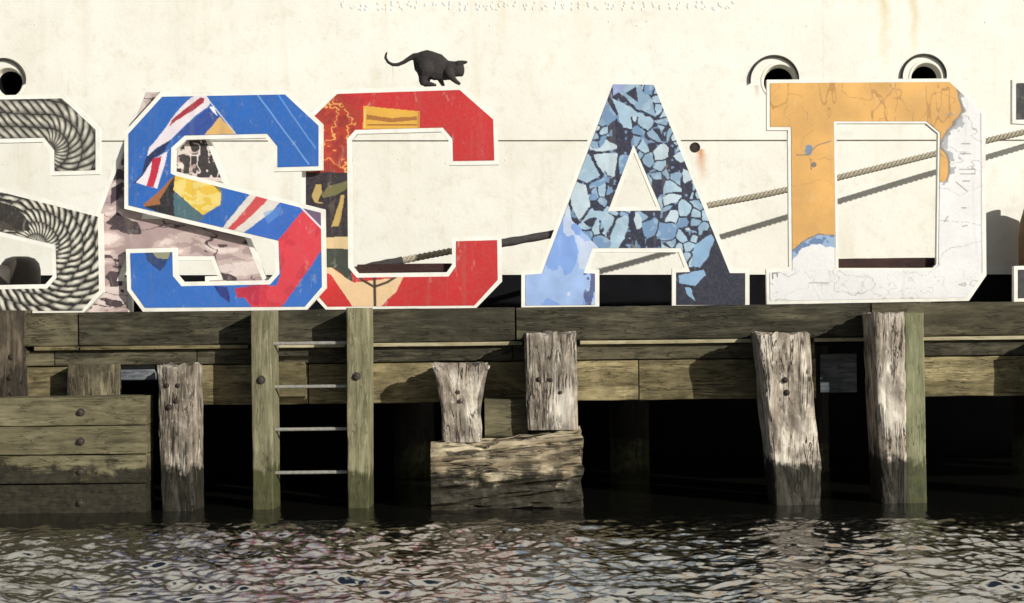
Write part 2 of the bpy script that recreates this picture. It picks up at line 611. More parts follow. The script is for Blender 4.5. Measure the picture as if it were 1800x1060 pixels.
def print_sheet(loops, Y, picture, mat, parent, step=1.5, zmin=None):
    """printed sheet on a letter's face: a fine grid trimmed to the outline, coloured by picture(x, y)"""
    allp = np.array([p for lp in loops for p in lp])
    x0, y0 = allp.min(0) - step; x1, y1 = allp.max(0) + step
    gx = np.arange(x0, x1 + step, step); gy = np.arange(y0, y1 + step, step)
    X, Yp = np.meshgrid(gx, gy, indexing='ij')
    cx, cy = X[:-1, :-1] + step / 2, Yp[:-1, :-1] + step / 2
    ins = np.zeros(cx.shape, bool)
    for lp in loops: ins ^= inside(lp, cx, cy)
    n, m = X.shape
    touch_in = np.zeros((n, m), bool); touch_out = np.zeros((n, m), bool)
    pad = np.zeros((n + 1, m + 1), bool); pad[1:-1, 1:-1] = ins
    for a in (0, 1):
        for b in (0, 1):
            s = pad[a:a + n, b:b + m]
            touch_in |= s; touch_out |= ~s
    bd = touch_in & touch_out
    bx, by, _ = seg_project(X[bd], Yp[bd], loops)
    X2, Y2 = X.copy(), Yp.copy(); X2[bd] = bx; Y2[bd] = by
    rgb = picture(X2[touch_in], Y2[touch_in])
    idx = -np.ones((n, m), int); idx[touch_in] = np.arange(touch_in.sum())
    F = np.stack([idx[:-1, :-1], idx[1:, :-1], idx[1:, 1:], idx[:-1, 1:]], -1)[ins]
    px, py = X2[touch_in], Y2[touch_in]
    k = (Y - CAM_Y) / FPX
    du, dv = px - PPX, py - PPY
    V = np.stack([(du * CR - dv * SR) * k, np.full(px.shape, Y), CAM_H - (du * SR + dv * CR) * k], -1)
    if zmin is not None: V[:, 2] = np.maximum(V[:, 2], zmin)
    o = mob('print', V, F, mat, parent)
    c = rgb / 255.0
    c = np.where(c <= .04045, c / 12.92, ((np.maximum(c, 1e-6) + .055) / 1.055) ** 2.4) / KK
    c[:, 2] *= 1.08
    c = np.clip(c, .004, .84)
    at = o.data.attributes.new('Col', 'FLOAT_COLOR', 'POINT')
    at.data.foreach_set('color', np.concatenate([c, np.ones((len(c), 1))], 1).astype(np.float32).ravel())
    return o


class Pic:
    """a small painter: flat shapes of print, in drawing coordinates"""
    def __init__(self, x, y, base, ox=0, oy=0, s=1.0):
        self.x, self.y = (x - ox) * s, (y - oy) * s
        self.X, self.Y = x, y
        self.c = np.tile(np.array(base, float), (len(x), 1))

    def wob(self, a, f, seed):
        return (self.x + a * (fbm(self.x * f, self.y * f, seed, 3) - .5) * 2,
                self.y + a * (fbm(self.x * f + 40, self.y * f + 9, seed + 1, 3) - .5) * 2)

    def put(self, m, col, a=1.0):
        m = np.asarray(m, float)[:, None] * a
        self.c = self.c * (1 - m) + np.array(col, float) * m

    def poly(self, p, col, a=1.0, w=0, f=.02, seed=1):
        x, y = self.wob(w, f, seed) if w else (self.x, self.y)
        self.put(inside(p, x, y), col, a)

    def line(self, pts, w, col, a=1.0, wb=0, seed=2):
        x, y = self.wob(wb, .03, seed) if wb else (self.x, self.y)
        d = np.full(x.shape, 1e9)
        for (x0, y0), (x1, y1) in zip(pts[:-1], pts[1:]):
            dx, dy = x1 - x0, y1 - y0
            t = np.clip(((x - x0) * dx + (y - y0) * dy) / max(dx * dx + dy * dy, 1e-9), 0, 1)
            d = np.minimum(d, np.hypot(x - x0 - t * dx, y - y0 - t * dy))
        self.put(np.clip((w / 2 - d) / (w * .25 + .01) + .5, 0, 1), col, a)

    def mottle(self, f, amt, seed):
        self.c *= (1 + amt * (fbm(self.X * f, self.Y * f, seed, 4) - .5) * 2)[:, None]


# ------------------------------------------------------------------ the letters' outlines
S_OUT = [(285, 170), (501, 166), (560, 221), (560, 292), (488, 294), (488, 257), (470, 235), (325, 238), (301, 260), (300, 305),
         (309, 309), (564, 374), (566, 504), (536, 539), (255, 541), (231, 508), (229, 445), (303, 443), (304, 485),
         (319, 503), (475, 500), (492, 481), (490, 423), (226, 361), (226, 235)]
C_OUT = [(593, 165), (808, 158), (867, 210), (869, 282), (797, 283), (796, 244), (779, 224), (625, 228), (610, 244), (612, 470), (627, 488),
         (789, 486), (802, 468), (802, 424), (874, 422), (875, 492), (834, 537), (576, 539), (538, 495), (538, 218)]
A_OUT = [(1078, 148), (1149, 149), (1283, 480), (1310, 480), (1310, 536), (1189, 536), (1189, 479), (1214, 478), (1198, 436),
         (1042, 436), (1026, 480), (1046, 481), (1046, 536), (924, 537), (924, 483), (953, 481)]
A_HOLE = [(1114, 253), (1164, 370), (1069, 371)]
D_OUT = [(1354, 146), (1669, 144), (1726, 197), (1728, 482), (1700, 523), (1354, 529), (1353, 479), (1393, 475), (1391, 223), (1354, 223)]
D_HOLE = [(1466, 213), (1629, 213), (1653, 233), (1650, 466), (1641, 475), (1470, 475)]
E_OUT = [(1787, 147), (2095, 141), (2097, 250), (2030, 251), (2030, 208), (1900, 210), (1900, 300), (1990, 299), (1990, 360), (1900, 361),
         (1900, 458), (2032, 455), (2032, 410), (2100, 409), (2100, 520), (1790, 525), (1790, 475), (1828, 474), (1827, 212), (1787, 210)]


def shift(p, dx, dy):
    return [(a + dx, b + dy) for a, b in p]


def q2(pts): return [(170 + u / 2.524, 140 + v / 2.524) for u, v in pts]
def q3(pts): return [(520 + u / 2.12, 60 + v / 2.12) for u, v in pts]


def pic_flag(x, y):
    p = Pic(x, y, (32, 100, 180))
    p.put(np.clip((y - 440) / 120, 0, 1), (54, 116, 200), .8)
    D = lambda pts, c, **k: p.poly(q2(pts), c, w=1.6, f=.05, **k)
    D([(225, 335), (330, 262), (300, 320), (255, 345), (200, 450), (158, 462), (200, 420), (215, 350)], (20, 42, 88))
    D([(440, 170), (495, 128), (545, 165), (500, 215), (470, 245), (350, 250), (380, 220)], (38, 74, 150))
    D([(385, 110), (430, 72), (485, 70), (508, 102), (490, 125), (440, 160), (380, 215), (330, 265), (270, 300), (222, 338), (235, 300), (270, 260), (310, 205), (350, 150)], (236, 226, 226))
    D([(425, 108), (460, 80), (478, 84), (472, 105), (430, 138), (390, 158), (350, 185), (318, 210), (335, 178), (380, 138)], (165, 42, 58))
    D([(250, 350), (315, 318), (302, 380), (268, 482), (215, 470), (172, 456), (205, 425)], (234, 228, 230))
    D([(246, 350), (286, 338), (274, 410), (252, 478), (222, 471), (238, 420)], (192, 32, 60))
    D([(478, 244), (545, 165), (620, 240)], (220, 178, 104))
    p.line(q2([(480, 72), (520, 120), (612, 235)]), 2.2, (226, 222, 214), .9)
    D([(500, 120), (520, 118), (535, 160), (515, 145)], (240, 240, 240))
    p.line(q2([(715, 70), (775, 150), (942, 375)]), 2.6, (120, 168, 220), .9, 1)
    p.line(q2([(805, 68), (880, 175), (972, 305)]), 2.4, (112, 160, 214), .8, 1)
    # crest
    D([(205, 558), (280, 490), (330, 440), (350, 425), (345, 560), (320, 600)], (160, 102, 58))
    D([(350, 425), (318, 470), (278, 530), (284, 580), (350, 600), (345, 490)], (28, 30, 38))
    D([(210, 562), (290, 552), (350, 600), (430, 632), (330, 612)], (30, 30, 36))
    D([(340, 500), (480, 590), (470, 620), (430, 635), (345, 605)], (72, 106, 112))
    D([(350, 425), (480, 440), (552, 495), (548, 555), (470, 602), (340, 490)], (232, 194, 66))
    D([(480, 440), (550, 480), (548, 505), (520, 470)], (120, 120, 60))
    m = inside(q2([(350, 425), (480, 440), (552, 495), (548, 555), (470, 602), (340, 490)]), p.x, p.y)
    p.put(m & (fbm(x * .06, y * .09, 3, 3) > .56), (240, 216, 120))
    # lower flag
    D([(552, 668), (640, 552), (690, 498), (822, 542), (760, 600), (640, 685)], (226, 220, 206))
    D([(578, 668), (660, 572), (712, 512), (768, 524), (700, 592), (600, 676)], (206, 74, 76))
    D([(820, 540), (905, 560), (915, 590), (800, 715), (650, 680), (760, 602)], (46, 104, 190))
    D([(740, 590), (820, 560), (810, 600), (760, 640)], (110, 160, 215), a=.5)
    D([(805, 712), (918, 580), (1000, 660), (1002, 750), (960, 815), (905, 890), (820, 1012), (690, 1012), (618, 920), (800, 912), (818, 860)], (218, 58, 70))
    m = inside(q2([(805, 712), (918, 580), (1000, 660), (1002, 750), (960, 815), (905, 890), (820, 1012), (690, 1012), (618, 920)]), p.x, p.y)
    p.put(m & (fbm(x * .035, y * .035, 23, 4) > .55), (196, 44, 60), .7)
    D([(910, 572), (1002, 590), (1002, 652)], (106, 86, 112))
    p.line(q2([(905, 565), (1000, 662)]), 3.2, (240, 222, 220))
    D([(522, 918), (582, 922), (592, 992), (548, 962)], (24, 46, 126))
    D([(612, 925), (722, 915), (718, 1004), (690, 1000), (660, 965), (625, 970)], (190, 34, 66), seed=9)
    D([(212, 760), (336, 760), (300, 832), (282, 852), (222, 802)], (34, 62, 108))
    D([(240, 760), (330, 760), (314, 798), (270, 792)], (150, 150, 120))
    p.mottle(.03, .05, 5)
    return p.c


def pic_red(x, y):
    p = Pic(x, y, (196, 34, 36))
    D = lambda pts, c, **k: p.poly(q3(pts), c, w=1.6, f=.05, **k)
    D([(30, 330), (80, 290), (160, 215), (250, 300), (225, 370), (200, 400), (200, 520), (30, 520)], (176, 50, 30), seed=4)
    m = inside(q3([(30, 330), (80, 290), (150, 230), (225, 330), (205, 390), (200, 515), (30, 515)]), p.x, p.y)
    rg = np.abs(fbm(x * .045 + 3, y * .07, 31, 3) - .5)
    p.put(m & (rg < .028), (228, 168, 84))
    p.put(m & (rg > .15), (140, 34, 26), .7)
    D([(160, 225), (260, 240), (240, 270), (180, 258)], (170, 34, 34), a=.6)
    D([(250, 268), (330, 275), (462, 288), (462, 352), (250, 354)], (226, 172, 62))
    D([(264, 300), (360, 312), (452, 306), (452, 320), (360, 328), (264, 318)], (168, 108, 44))
    p.line(q3([(268, 338), (450, 338)]), 2.2, (150, 92, 40))
    p.line(q3([(258, 280), (256, 350)]), 2.4, (240, 206, 110))
    p.line(q3([(456, 292), (456, 350)]), 2.4, (190, 128, 52))
    D([(30, 515), (205, 515), (205, 757), (30, 757)], (40, 30, 38))
    D([(60, 600), (75, 560), (95, 560), (98, 590), (80, 625), (110, 632), (70, 630)], (186, 160, 92), seed=6)
    D([(95, 600), (120, 568), (190, 545), (192, 575), (150, 600), (105, 612)], (112, 108, 62), seed=7)
    D([(168, 602), (182, 600), (160, 715), (132, 718), (150, 660)], (190, 162, 88), seed=8)
    D([(120, 640), (150, 610), (140, 680)], (70, 62, 52))
    D([(30, 757), (205, 757), (205, 806), (30, 806)], (216, 190, 140))
    D([(30, 800), (205, 800), (210, 940), (190, 930), (178, 900), (135, 872), (30, 860)], (52, 60, 50), seed=11)
    D([(30, 862), (135, 872), (180, 905), (215, 925), (402, 905), (372, 962), (310, 1020), (215, 1020), (130, 895), (30, 880)], (232, 198, 150))
    p.line(q3([(222, 885), (245, 915), (292, 942), (340, 925), (372, 905)]), 4, (52, 44, 30))
    p.line(q3([(293, 905), (295, 1012)]), 4.6, (46, 38, 28))
    p.mottle(.02, .06, 8)
    return p.c


def floes(x, y, n, box, seed, gap, thr=.0):
    rg = np.random.default_rng(seed)
    P = np.stack([rg.uniform(box[0], box[2], n), rg.uniform(box[1], box[3], n)], -1)
    d1 = np.full(x.shape, 1e9); d2 = d1.copy(); id1 = np.zeros(x.shape, int)
    for i, (a, b) in enumerate(P):
        d = np.hypot(x - a, (y - b) * 1.0)
        m = d < d1
        d2 = np.where(m, d1, np.minimum(d2, d))
        id1 = np.where(m, i, id1); d1 = np.where(m, d, d1)
    keep = rg.random(n) > thr
    return (d2 - d1 > gap) & keep[id1], rg.random(n)[id1]


def pic_ice(x, y):
    p = Pic(x, y, (22, 30, 58))
    wx, wy = p.wob(5, .05, 3)
    big, t1 = floes(wx, wy, 84, (900, 130, 1330, 560), 4, 5.0, .10)
    sml, t2 = floes(wx, wy, 520, (900, 130, 1330, 560), 9, 2.6, .12)
    right = (x > 1114 + (y - 253) * .12 + 14 * (fbm(x * .03, y * .03, 2, 2) - .5)) & (y > 205)
    small_zone = right | (fbm(x * .022, y * .022, 14, 2) > .58)
    m = np.where(small_zone, sml, big)
    t = np.where(small_zone, t2, t1)
    for lo, col in ((0, (136, 168, 190)), (.3, (160, 190, 206)), (.62, (112, 148, 182)), (.85, (190, 210, 216))):
        p.put(m & (t >= lo), col)
    p.put(m & (fbm(x * .09, y * .09, 6, 3) > .6), (198, 216, 220), .35)
    # the small brash between the floes
    br = (~m) & (vn(x * .16, y * .16, 77) > .80)
    p.put(br, (130, 164, 196), .8)
    # lower left: pale sky blue with a cloud; lower right: open dark water
    ed = 370 + (x - 985) * .95 + 26 * (fbm(x * .03, y * .03, 19, 3) - .5)
    sk = (y > ed) & (x < 1052)
    p.put(sk, (126, 164, 222))
    p.put(sk & (fbm(x * .03, y * .02, 41, 4) > .52), (164, 192, 230), .8)
    p.put(sk & (x > 990) & (fbm(x * .045, y * .03, 44, 3) > .58), (206, 218, 232), .8)
    p.put((x > 1026) & (x < 1052) & (y > 480) & (fbm(x * .06, y * .05, 47, 3) > .5), (70, 84, 130), .9)
    dk = ((x > 1214 + (478 - y) * .30) & (y > 405) & (x > 1205)) | ((x > 1186) & (y > 470))
    p.put(dk, (20, 28, 52))
    for pts in ([(1213, 465), (1222, 430), (1250, 412), (1256, 420), (1246, 450), (1230, 470)],
                [(1194, 482), (1236, 474), (1240, 483), (1222, 502), (1194, 500)], [(1204, 506), (1214, 506), (1222, 530), (1208, 518)]):
        p.poly(pts, (138, 176, 206), w=3, f=.05)
    p.put((x > 1078) & (x < 1098) & (y < 168 - (x - 1078) * .6), (150, 166, 206))
    p.poly([(1100, 164), (1118, 152), (1122, 180)], (26, 30, 58))
    p.mottle(.05, .08, 6)
    return p.c


def pic_drift(x, y):
    p = Pic(x, y, (198, 178, 168))
    wx, wy = p.wob(16, .012, 5)
    n = fbm(wx * .018 + wy * .004, wy * .055, 61, 4)
    p.put(n > .54, (172, 150, 144))
    p.put(n < .43, (222, 206, 196))
    rd = np.abs(fbm(wx * .012, wy * .036, 64, 4) - .5)
    p.put(rd < .014, (76, 60, 62))
    p.put((fbm(wx * .02, wy * .045, 71, 3) > .70), (70, 56, 60))
    p.put((x > 305) & (y < 312) & (np.abs(fbm(x * .07, y * .05, 81, 2) - .5) > .06), (52, 46, 48))
    p.put((x > 305) & (x < 352) & (y < 312) & (np.abs(fbm(x * .05 + 9, y * .05, 84, 2) - .5) < .045), (216, 208, 196))
    p.poly([(186, 392), (205, 374), (244, 392), (250, 410), (216, 412)], (64, 52, 56), w=5, f=.05)
    p.poly([(196, 330), (214, 318), (214, 345), (196, 362)], (70, 54, 66), w=4, f=.05)
    p.mottle(.05, .08, 3)
    return p.c


def pic_rope(x, y):
    p = Pic(x, y, (130, 126, 108))
    # upper arm: three lays of hawser sweeping over and down
    ux = x + 0.0
    cyc = np.where(x < 84, y - 176 + (84 - x) * .03, np.hypot(x - 84, y - 262) * -1 + 86)
    along = np.where(x < 84, x, 84 + np.arctan2(x - 84, -(y - 262)) * 62)
    lane = cyc / 24.0 + .18 * (fbm(x * .02, y * .02, 12, 2) - .5)
    fr = lane - np.floor(lane)
    ph = along / 15.0 - fr * 1.5 + np.floor(lane) * .37 + .5 * (fbm(x * .03, y * .03, 15, 3) - .5)
    st = ph - np.floor(ph)
    up = .30 + .62 * np.sin(np.pi * st) ** .8 * (.45 + .55 * np.sin(np.pi * fr))
    up *= np.where(st < .14, .35, 1) * np.where(fr < .08, .30, 1)
    # lower bowl: fine cable-laid strands
    rr = np.hypot(x - 62, y - 432); an = np.arctan2(y - 432, x - 62)
    lane = rr / 21.0 + .25 * (fbm(x * .02, y * .02, 22, 2) - .5); fr = lane - np.floor(lane)
    ph = an * 62 / 11.5 + fr * 1.25 + np.floor(lane) * .5 + .6 * (fbm(x * .04, y * .04, 25, 3) - .5); st = ph - np.floor(ph)
    lo = .22 + .80 * np.sin(np.pi * st) * (.55 + .45 * np.sin(np.pi * fr))
    lo *= np.where(st < .22, .30, 1) * np.where(fr < .06, .5, 1)
    v = np.where(y < 325, up, lo)
    v = v * (.85 + .3 * fbm(x * .12, y * .12, 33, 2))
    c = np.clip((v - .24) * 1.5, .12, 1.12)
    p.c = np.stack([c * 206, c * 202, c * 182], -1)
    p.poly([(-60, 352), (0, 354), (28, 366), (48, 388), (54, 408), (30, 402), (-60, 378)], (44, 40, 36), w=4, f=.05)
    p.poly([(-60, 372), (0, 386), (40, 408), (0, 404), (-60, 392)], (70, 62, 54), w=4, f=.05)
    return p.c


def pic_amber(x, y):
    p = Pic(x, y, (236, 236, 230))
    p.mottle(.03, .03, 4)
    vein = np.abs(fbm(x * .016 + 2, y * .022, 17, 4) - .5)
    p.put(vein < .007, (176, 172, 164), .8)
    low = y > 475
    p.put(low & (np.abs(fbm(x * .04, y * .04, 27, 3) - .5) < .012), (204, 200, 192), .6)
    tear = 12 * (fbm(x * .05, y * .05, 6, 3) - .5) * 2
    edge_r = np.interp(y, [140, 170, 195, 215, 235, 255, 270, 285, 302, 318, 322], [1682, 1688, 1694, 1680, 1668, 1654, 1664, 1668, 1668, 1662, 1640])
    edge_l = np.interp(x, [1390, 1402, 1420, 1440, 1470], [442, 428, 416, 411, 416])
    am = np.where((x > 1600), (x + tear * .6 < edge_r) & (y < 322), (y + tear * .5 < edge_l) | (x > 1480))
    am &= ~((y > 330) & (x > 1480))
    am &= ~(y > 470)
    amb = np.stack([np.full(x.shape, 224.), np.full(x.shape, 172.), np.full(x.shape, 92.)], -1)
    amb *= (1 + .10 * (fbm(x * .02, y * .02, 7, 4) - .5) * 2)[:, None]
    p.c = np.where(am[:, None], amb, p.c)
    ck = np.abs(fbm(x * .030, y * .010, 37, 3) - .5)
    p.put(am & (ck < .008) & (y < 225), (176, 128, 66), .7)
    ck = np.abs(fbm(x * .02 + 7, y * .02, 39, 3) - .5)
    p.put(am & (ck < .006), (180, 134, 74), .7)
    # torn edges, ice blue below the left tear
    ring = (np.abs(x + tear * .6 - edge_r) < 3.2) & (x > 1640) & (y < 325)
    p.put(ring, (120, 118, 116), .8)
    ring2 = (x + tear * .6 > edge_r) & (x + tear - edge_r < 14) & (x > 1640) & (y < 325) & (fbm(x * .08, y * .08, 51, 3) > .52)
    p.put(ring2, (160, 164, 166), .8)
    bl = (~am) & (x < 1480) & (y > edge_l - 12) & (y < edge_l + 20 + tear)
    p.put(bl, (150, 178, 206)); p.put(bl & (fbm(x * .08, y * .08, 57, 3) > .55), (100, 130, 166))
    p.put((~am) & (x < 1480) & (np.abs(y + tear * .5 - edge_l) < 2.4), (110, 100, 90), .8)
    for (a, b, w, h, c) in ((1422, 263, 7, 9, (120, 140, 160)), (1430, 290, 5, 5, (130, 116, 100))):
        p.put(((x - a) / w) ** 2 + ((y - b) / h) ** 2 < 1 + (fbm(x * .15, y * .15, 3, 2) - .5), c)
    p.line([(1400, 272), (1420, 272), (1436, 256), (1462, 248)], 1.8, (120, 110, 96), .8, 1)
    p.line([(1425, 280), (1426, 298)], 1.6, (110, 100, 90), .8)
    for l_ in ([(1664, 201), (1678, 201)], [(1665, 228), (1676, 224)], [(1690, 252), (1704, 252)], [(1688, 269), (1706, 270)], [(1686, 298), (1714, 298), (1714, 306), (1688, 306)],
               [(1680, 320), (1700, 336)], [(1690, 365), (1698, 366)], [(1424, 497), (1456, 497)], [(1692, 318), (1704, 318)], [(1660, 390), (1666, 380)], [(1692, 398), (1700, 396)]):
        p.line(l_, 2.0, (150, 146, 140), .8, 1)
    p.line([(1366, 486), (1366, 480), (1358, 480), (1358, 490)], 2.0, (90, 86, 84), .8)
    p.line([(1724, 200), (1726, 478)], 2.2, (186, 176, 168), .8)
    p.line([(1466, 216), (1468, 472)], 2.0, (196, 178, 160), .6)
    return p.c


def pic_dark(x, y):
    p = Pic(x, y, (34, 34, 36))
    p.put(fbm(x * .08, y * .08, 4, 3) > .58, (70, 70, 72))
    p.put(y > 215, (120, 88, 54))
    p.put((y > 215) & (fbm(x * .02, y * .05, 9, 3) > .54), (96, 68, 42))
    p.put(y > 468, (36, 34, 38))
    return p.c


# ------------------------------------------------------------------ dimensions
HULL_Y = 2.95
DECK_Z = WZ(900, 541, 0.0)
STREAKS = [(1552, -60, .07, .95, (.62, .52, .28), 1.2), (1606, -60, .05, .9, (.62, .52, .28), 1.3), (1230, 262, .05, .30, (.62, .30, .15), 1.4), (880, -60, .06, .8, (.66, .58, .38), .7), (1020, -60, .10, 1.0, (.66, .60, .44), .6), (150, -60, .08, 1.4, (.66, .61, .48), .6),
           (1330, 150, .03, .12, (.45, .30, .18), .8), (690, 110, .008, .25, (.42, .38, .30), .7), (45, 60, .10, 1.2, (.70, .66, .55), .5)]

build_water()

# ------------------------------------------------------------------ the ship
def build_ship():
    paint = hull_paint()
    bx = W(900, 558, HULL_Y)
    ship = empty('ship', (bx[0], HULL_Y, 0))
    tag(ship, 'white steel hull of a moored ship filling the background behind the letters', 'ship')
    y = HULL_Y
    ZS = WZ(900, 247.5, y)              # the lap seam
    ZB = WZ(900, 483, y)                # the black boot top begins
    trim = .0105                        # the ship sits a little off the wharf's level

    def zt(z, x): return z - trim * x
    holes = []
    brows = []
    for (px, py, r, dx, rb) in ((14, 145, .132, -8, .172), (1371, 143, .150, -10, .188), (1628, 137, .136, -4, .170)):
        x, _, z = W(px, py, y)
        holes.append((x, z, r))
        brows.append((x + dx / 211.0, rb))

    def plate(name, x0, x1, z0, z1, Yf, mat, hol=()):
        outer = [(x0, zt(z0, x0)), (x1, zt(z0, x1)), (x1, zt(z1, x1)), (x0, zt(z1, x0))]
        loops = [outer] + [[(hx + hr * math.cos(6.2832 * i / 40), hz + hr * math.sin(6.2832 * i / 40)) for i in range(40)] for hx, hz, hr in hol]
        V = [(a, Yf, b) for lp in loops for a, b in lp]
        n = len(V)
        tri = tessellate_polygon([[Vector((a, b, 0)) for a, b in lp] for lp in loops])
        V += [(a, Yf + .05, b) for lp in loops for a, b in lp]
        F = [tuple(t) for t in tri] + [tuple(v + n for v in reversed(t)) for t in tri]
        k = 0
        for lp in loops:
            for i in range(len(lp)):
                j = (i + 1) % len(lp)
                F.append((k + i, k + j, n + k + j, n + k + i))
            k += len(lp)
        o = mob(name, V, F, mat, ship)
        fix_normals(o)
        return o
    xs = [-14, -7.4, 2.62, 14]
    for i in range(3):
        a, b = xs[i] + (.0004 if i else 0), xs[i + 1] - .0004
        plate('hull_plate', a, b, ZS + .006, 11.2, y, paint, [h for h in holes if a < h[0] - .3 and h[0] + .3 < b])
    xs = [-14, -4.1, 5.9, 14]
    for i in range(3):
        a, b = xs[i] + (.0004 if i else 0), xs[i + 1] - .0004
        plate('hull_plate', a, b, ZB, ZS - .006, y, paint)
    plate('boot_top', -14, 14, -1.0, ZB - .004, y + .01, plain('black_boot_top_paint', (.006, .006, .008), .95, 0, .3, 6, .05))
    # inside skin closes the hull behind the plates
    V, F = [], []
    for (x0, x1, y0, y1, z0, z1) in ((-14, 14, y + .052, y + .06, 4.2, 11.0), (-14, 14, y + .9, y + .95, -1.0, 11.0), (-14, -13.9, y + .06, y + .9, -1, 11), (13.9, 14, y + .06, y + .9, -1, 11), (-14, 14, y + .06, y + .9, 10.95, 11.0)):
        k = len(V)
        V += [(a, b, c) for a in (x0, x1) for b in (y0, y1) for c in (z0, z1)]
        F += [tuple(k + q for q in f) for f in ((0, 1, 3, 2), (4, 6, 7, 5), (0, 4, 5, 1), (2, 3, 7, 6), (0, 2, 6, 4), (1, 5, 7, 3))]
    mob('inner_skin', V, F, M['black'], ship)
    # seam: dark caulk set back in the lap
    sm = mob('seam', [(-14, y + .012, zt(ZS - .01, -14)), (14, y + .012, zt(ZS - .01, 14)), (14, y + .012, zt(ZS + .01, 14)), (-14, y + .012, zt(ZS + .01, -14))], [(0, 1, 2, 3)], plain('seam_grime', (.22, .20, .17), .9), ship)
    # fairleads: flared lip, dark outer ring, black throat
    white, dark = plain('fairlead_white', (.80, .77, .68), .5, 0, .10, 14, .1), plain('fairlead_worn_iron', (.06, .055, .045), .7, .2, .5, 20, .3)

    def lathe(name, hx, hz, prof, mat, parent, n=48, sx=1.0, half=False):
        V, F = [], []
        for (r, yy) in prof:
            for i in range(n):
                t = 6.2832 * i / n
                if half:                                # a brow: only the upper arc, thinning out to both ends
                    t = 3.30 * i / (n - 1) - .08
                    w = .25 + .75 * max(math.sin(t), 0.0) ** .6
                    rq = prof[0][0] + (r - prof[0][0]) * w
                    V.append((hx + rq * math.cos(t), yy, hz + rq * math.sin(t))); continue
                V.append((hx + r * sx * math.cos(t), yy, hz + r * math.sin(t)))
        for j in range(len(prof) - 1):
            for i in range(n - 1 if half else n):
                k = (i + 1) % n
                F.append((j * n + i, j * n + k, (j + 1) * n + k, (j + 1) * n + i))
        o = mob(name, V, F, mat, parent, smooth=True)
        fix_normals(o, 50)
        return o
    for (hx, hz, r), (bx_, rb) in zip(holes, brows):
        f = lathe('fairlead', hx, hz, [(r + .012, y - .001), (r + .008, y - .004), (r + .000, y - .005), (r - .010, y - .002), (r - .016, y + .02), (r - .020, y + .06), (r - .028, y + .08)], white, ship)
        lathe('rim', bx_, hz, [(rb + .010, y - .004), (rb + .013, y - .026), (rb + .022, y - .030), (rb + .031, y - .018), (rb + .034, y - .002)], dark, f, half=True)
        lathe('throat', hx, hz, [(r - .028, y + .078), (r - .03, y + .3), (r - .06, y + .55), (.002, y + .56)], M['black'], f)
    # scupper with a stub of cord
    sx, _, sz = W(1222, 259, y)
    s = lathe('scupper', sx, sz, [(.040, y - .001), (.042, y - .006), (.034, y - .008), (.034, y - .002), (.001, y - .0015)], M['iron'], ship, 20)
    # welded bead marks: a row of old raised characters, and stray studs
    rg = random.Random(3)
    V, F = [], []

    def blob(px, py, a, b):
        x, _, z = W(px, py, y)
        k = len(V)
        for (q, yy) in ((1.0, y - .0005), (.7, y - .0035), (.001, y - .0045)):
            for i in range(8):
                t = 6.2832 * i / 8
                V.append((x + a * q * math.cos(t), yy, z + b * q * math.sin(t)))
        for j in range(2):
            for i in range(8):
                m_ = (i + 1) % 8
                F.append((k + j * 8 + i, k + j * 8 + m_, k + j * 8 + 8 + m_, k + j * 8 + 8 + i))
    px = 604
    while px < 1300:
        for q in range(3):
            blob(px + rg.uniform(-4, 4), 10 + rg.uniform(-7, 7), rg.uniform(.008, .02), rg.uniform(.008, .02))
        px += rg.uniform(11, 19)
    for _ in range(18):
        blob(rg.uniform(0, 1800), rg.choice([286, 284, 40, 42, 215]) + rg.uniform(-6, 6), .006, .008)
    b = mob('weld_bead', V, F, paint, ship, smooth=True)
    fix_normals(b, 80)
    tag(b, kind='stuff')


build_ship()


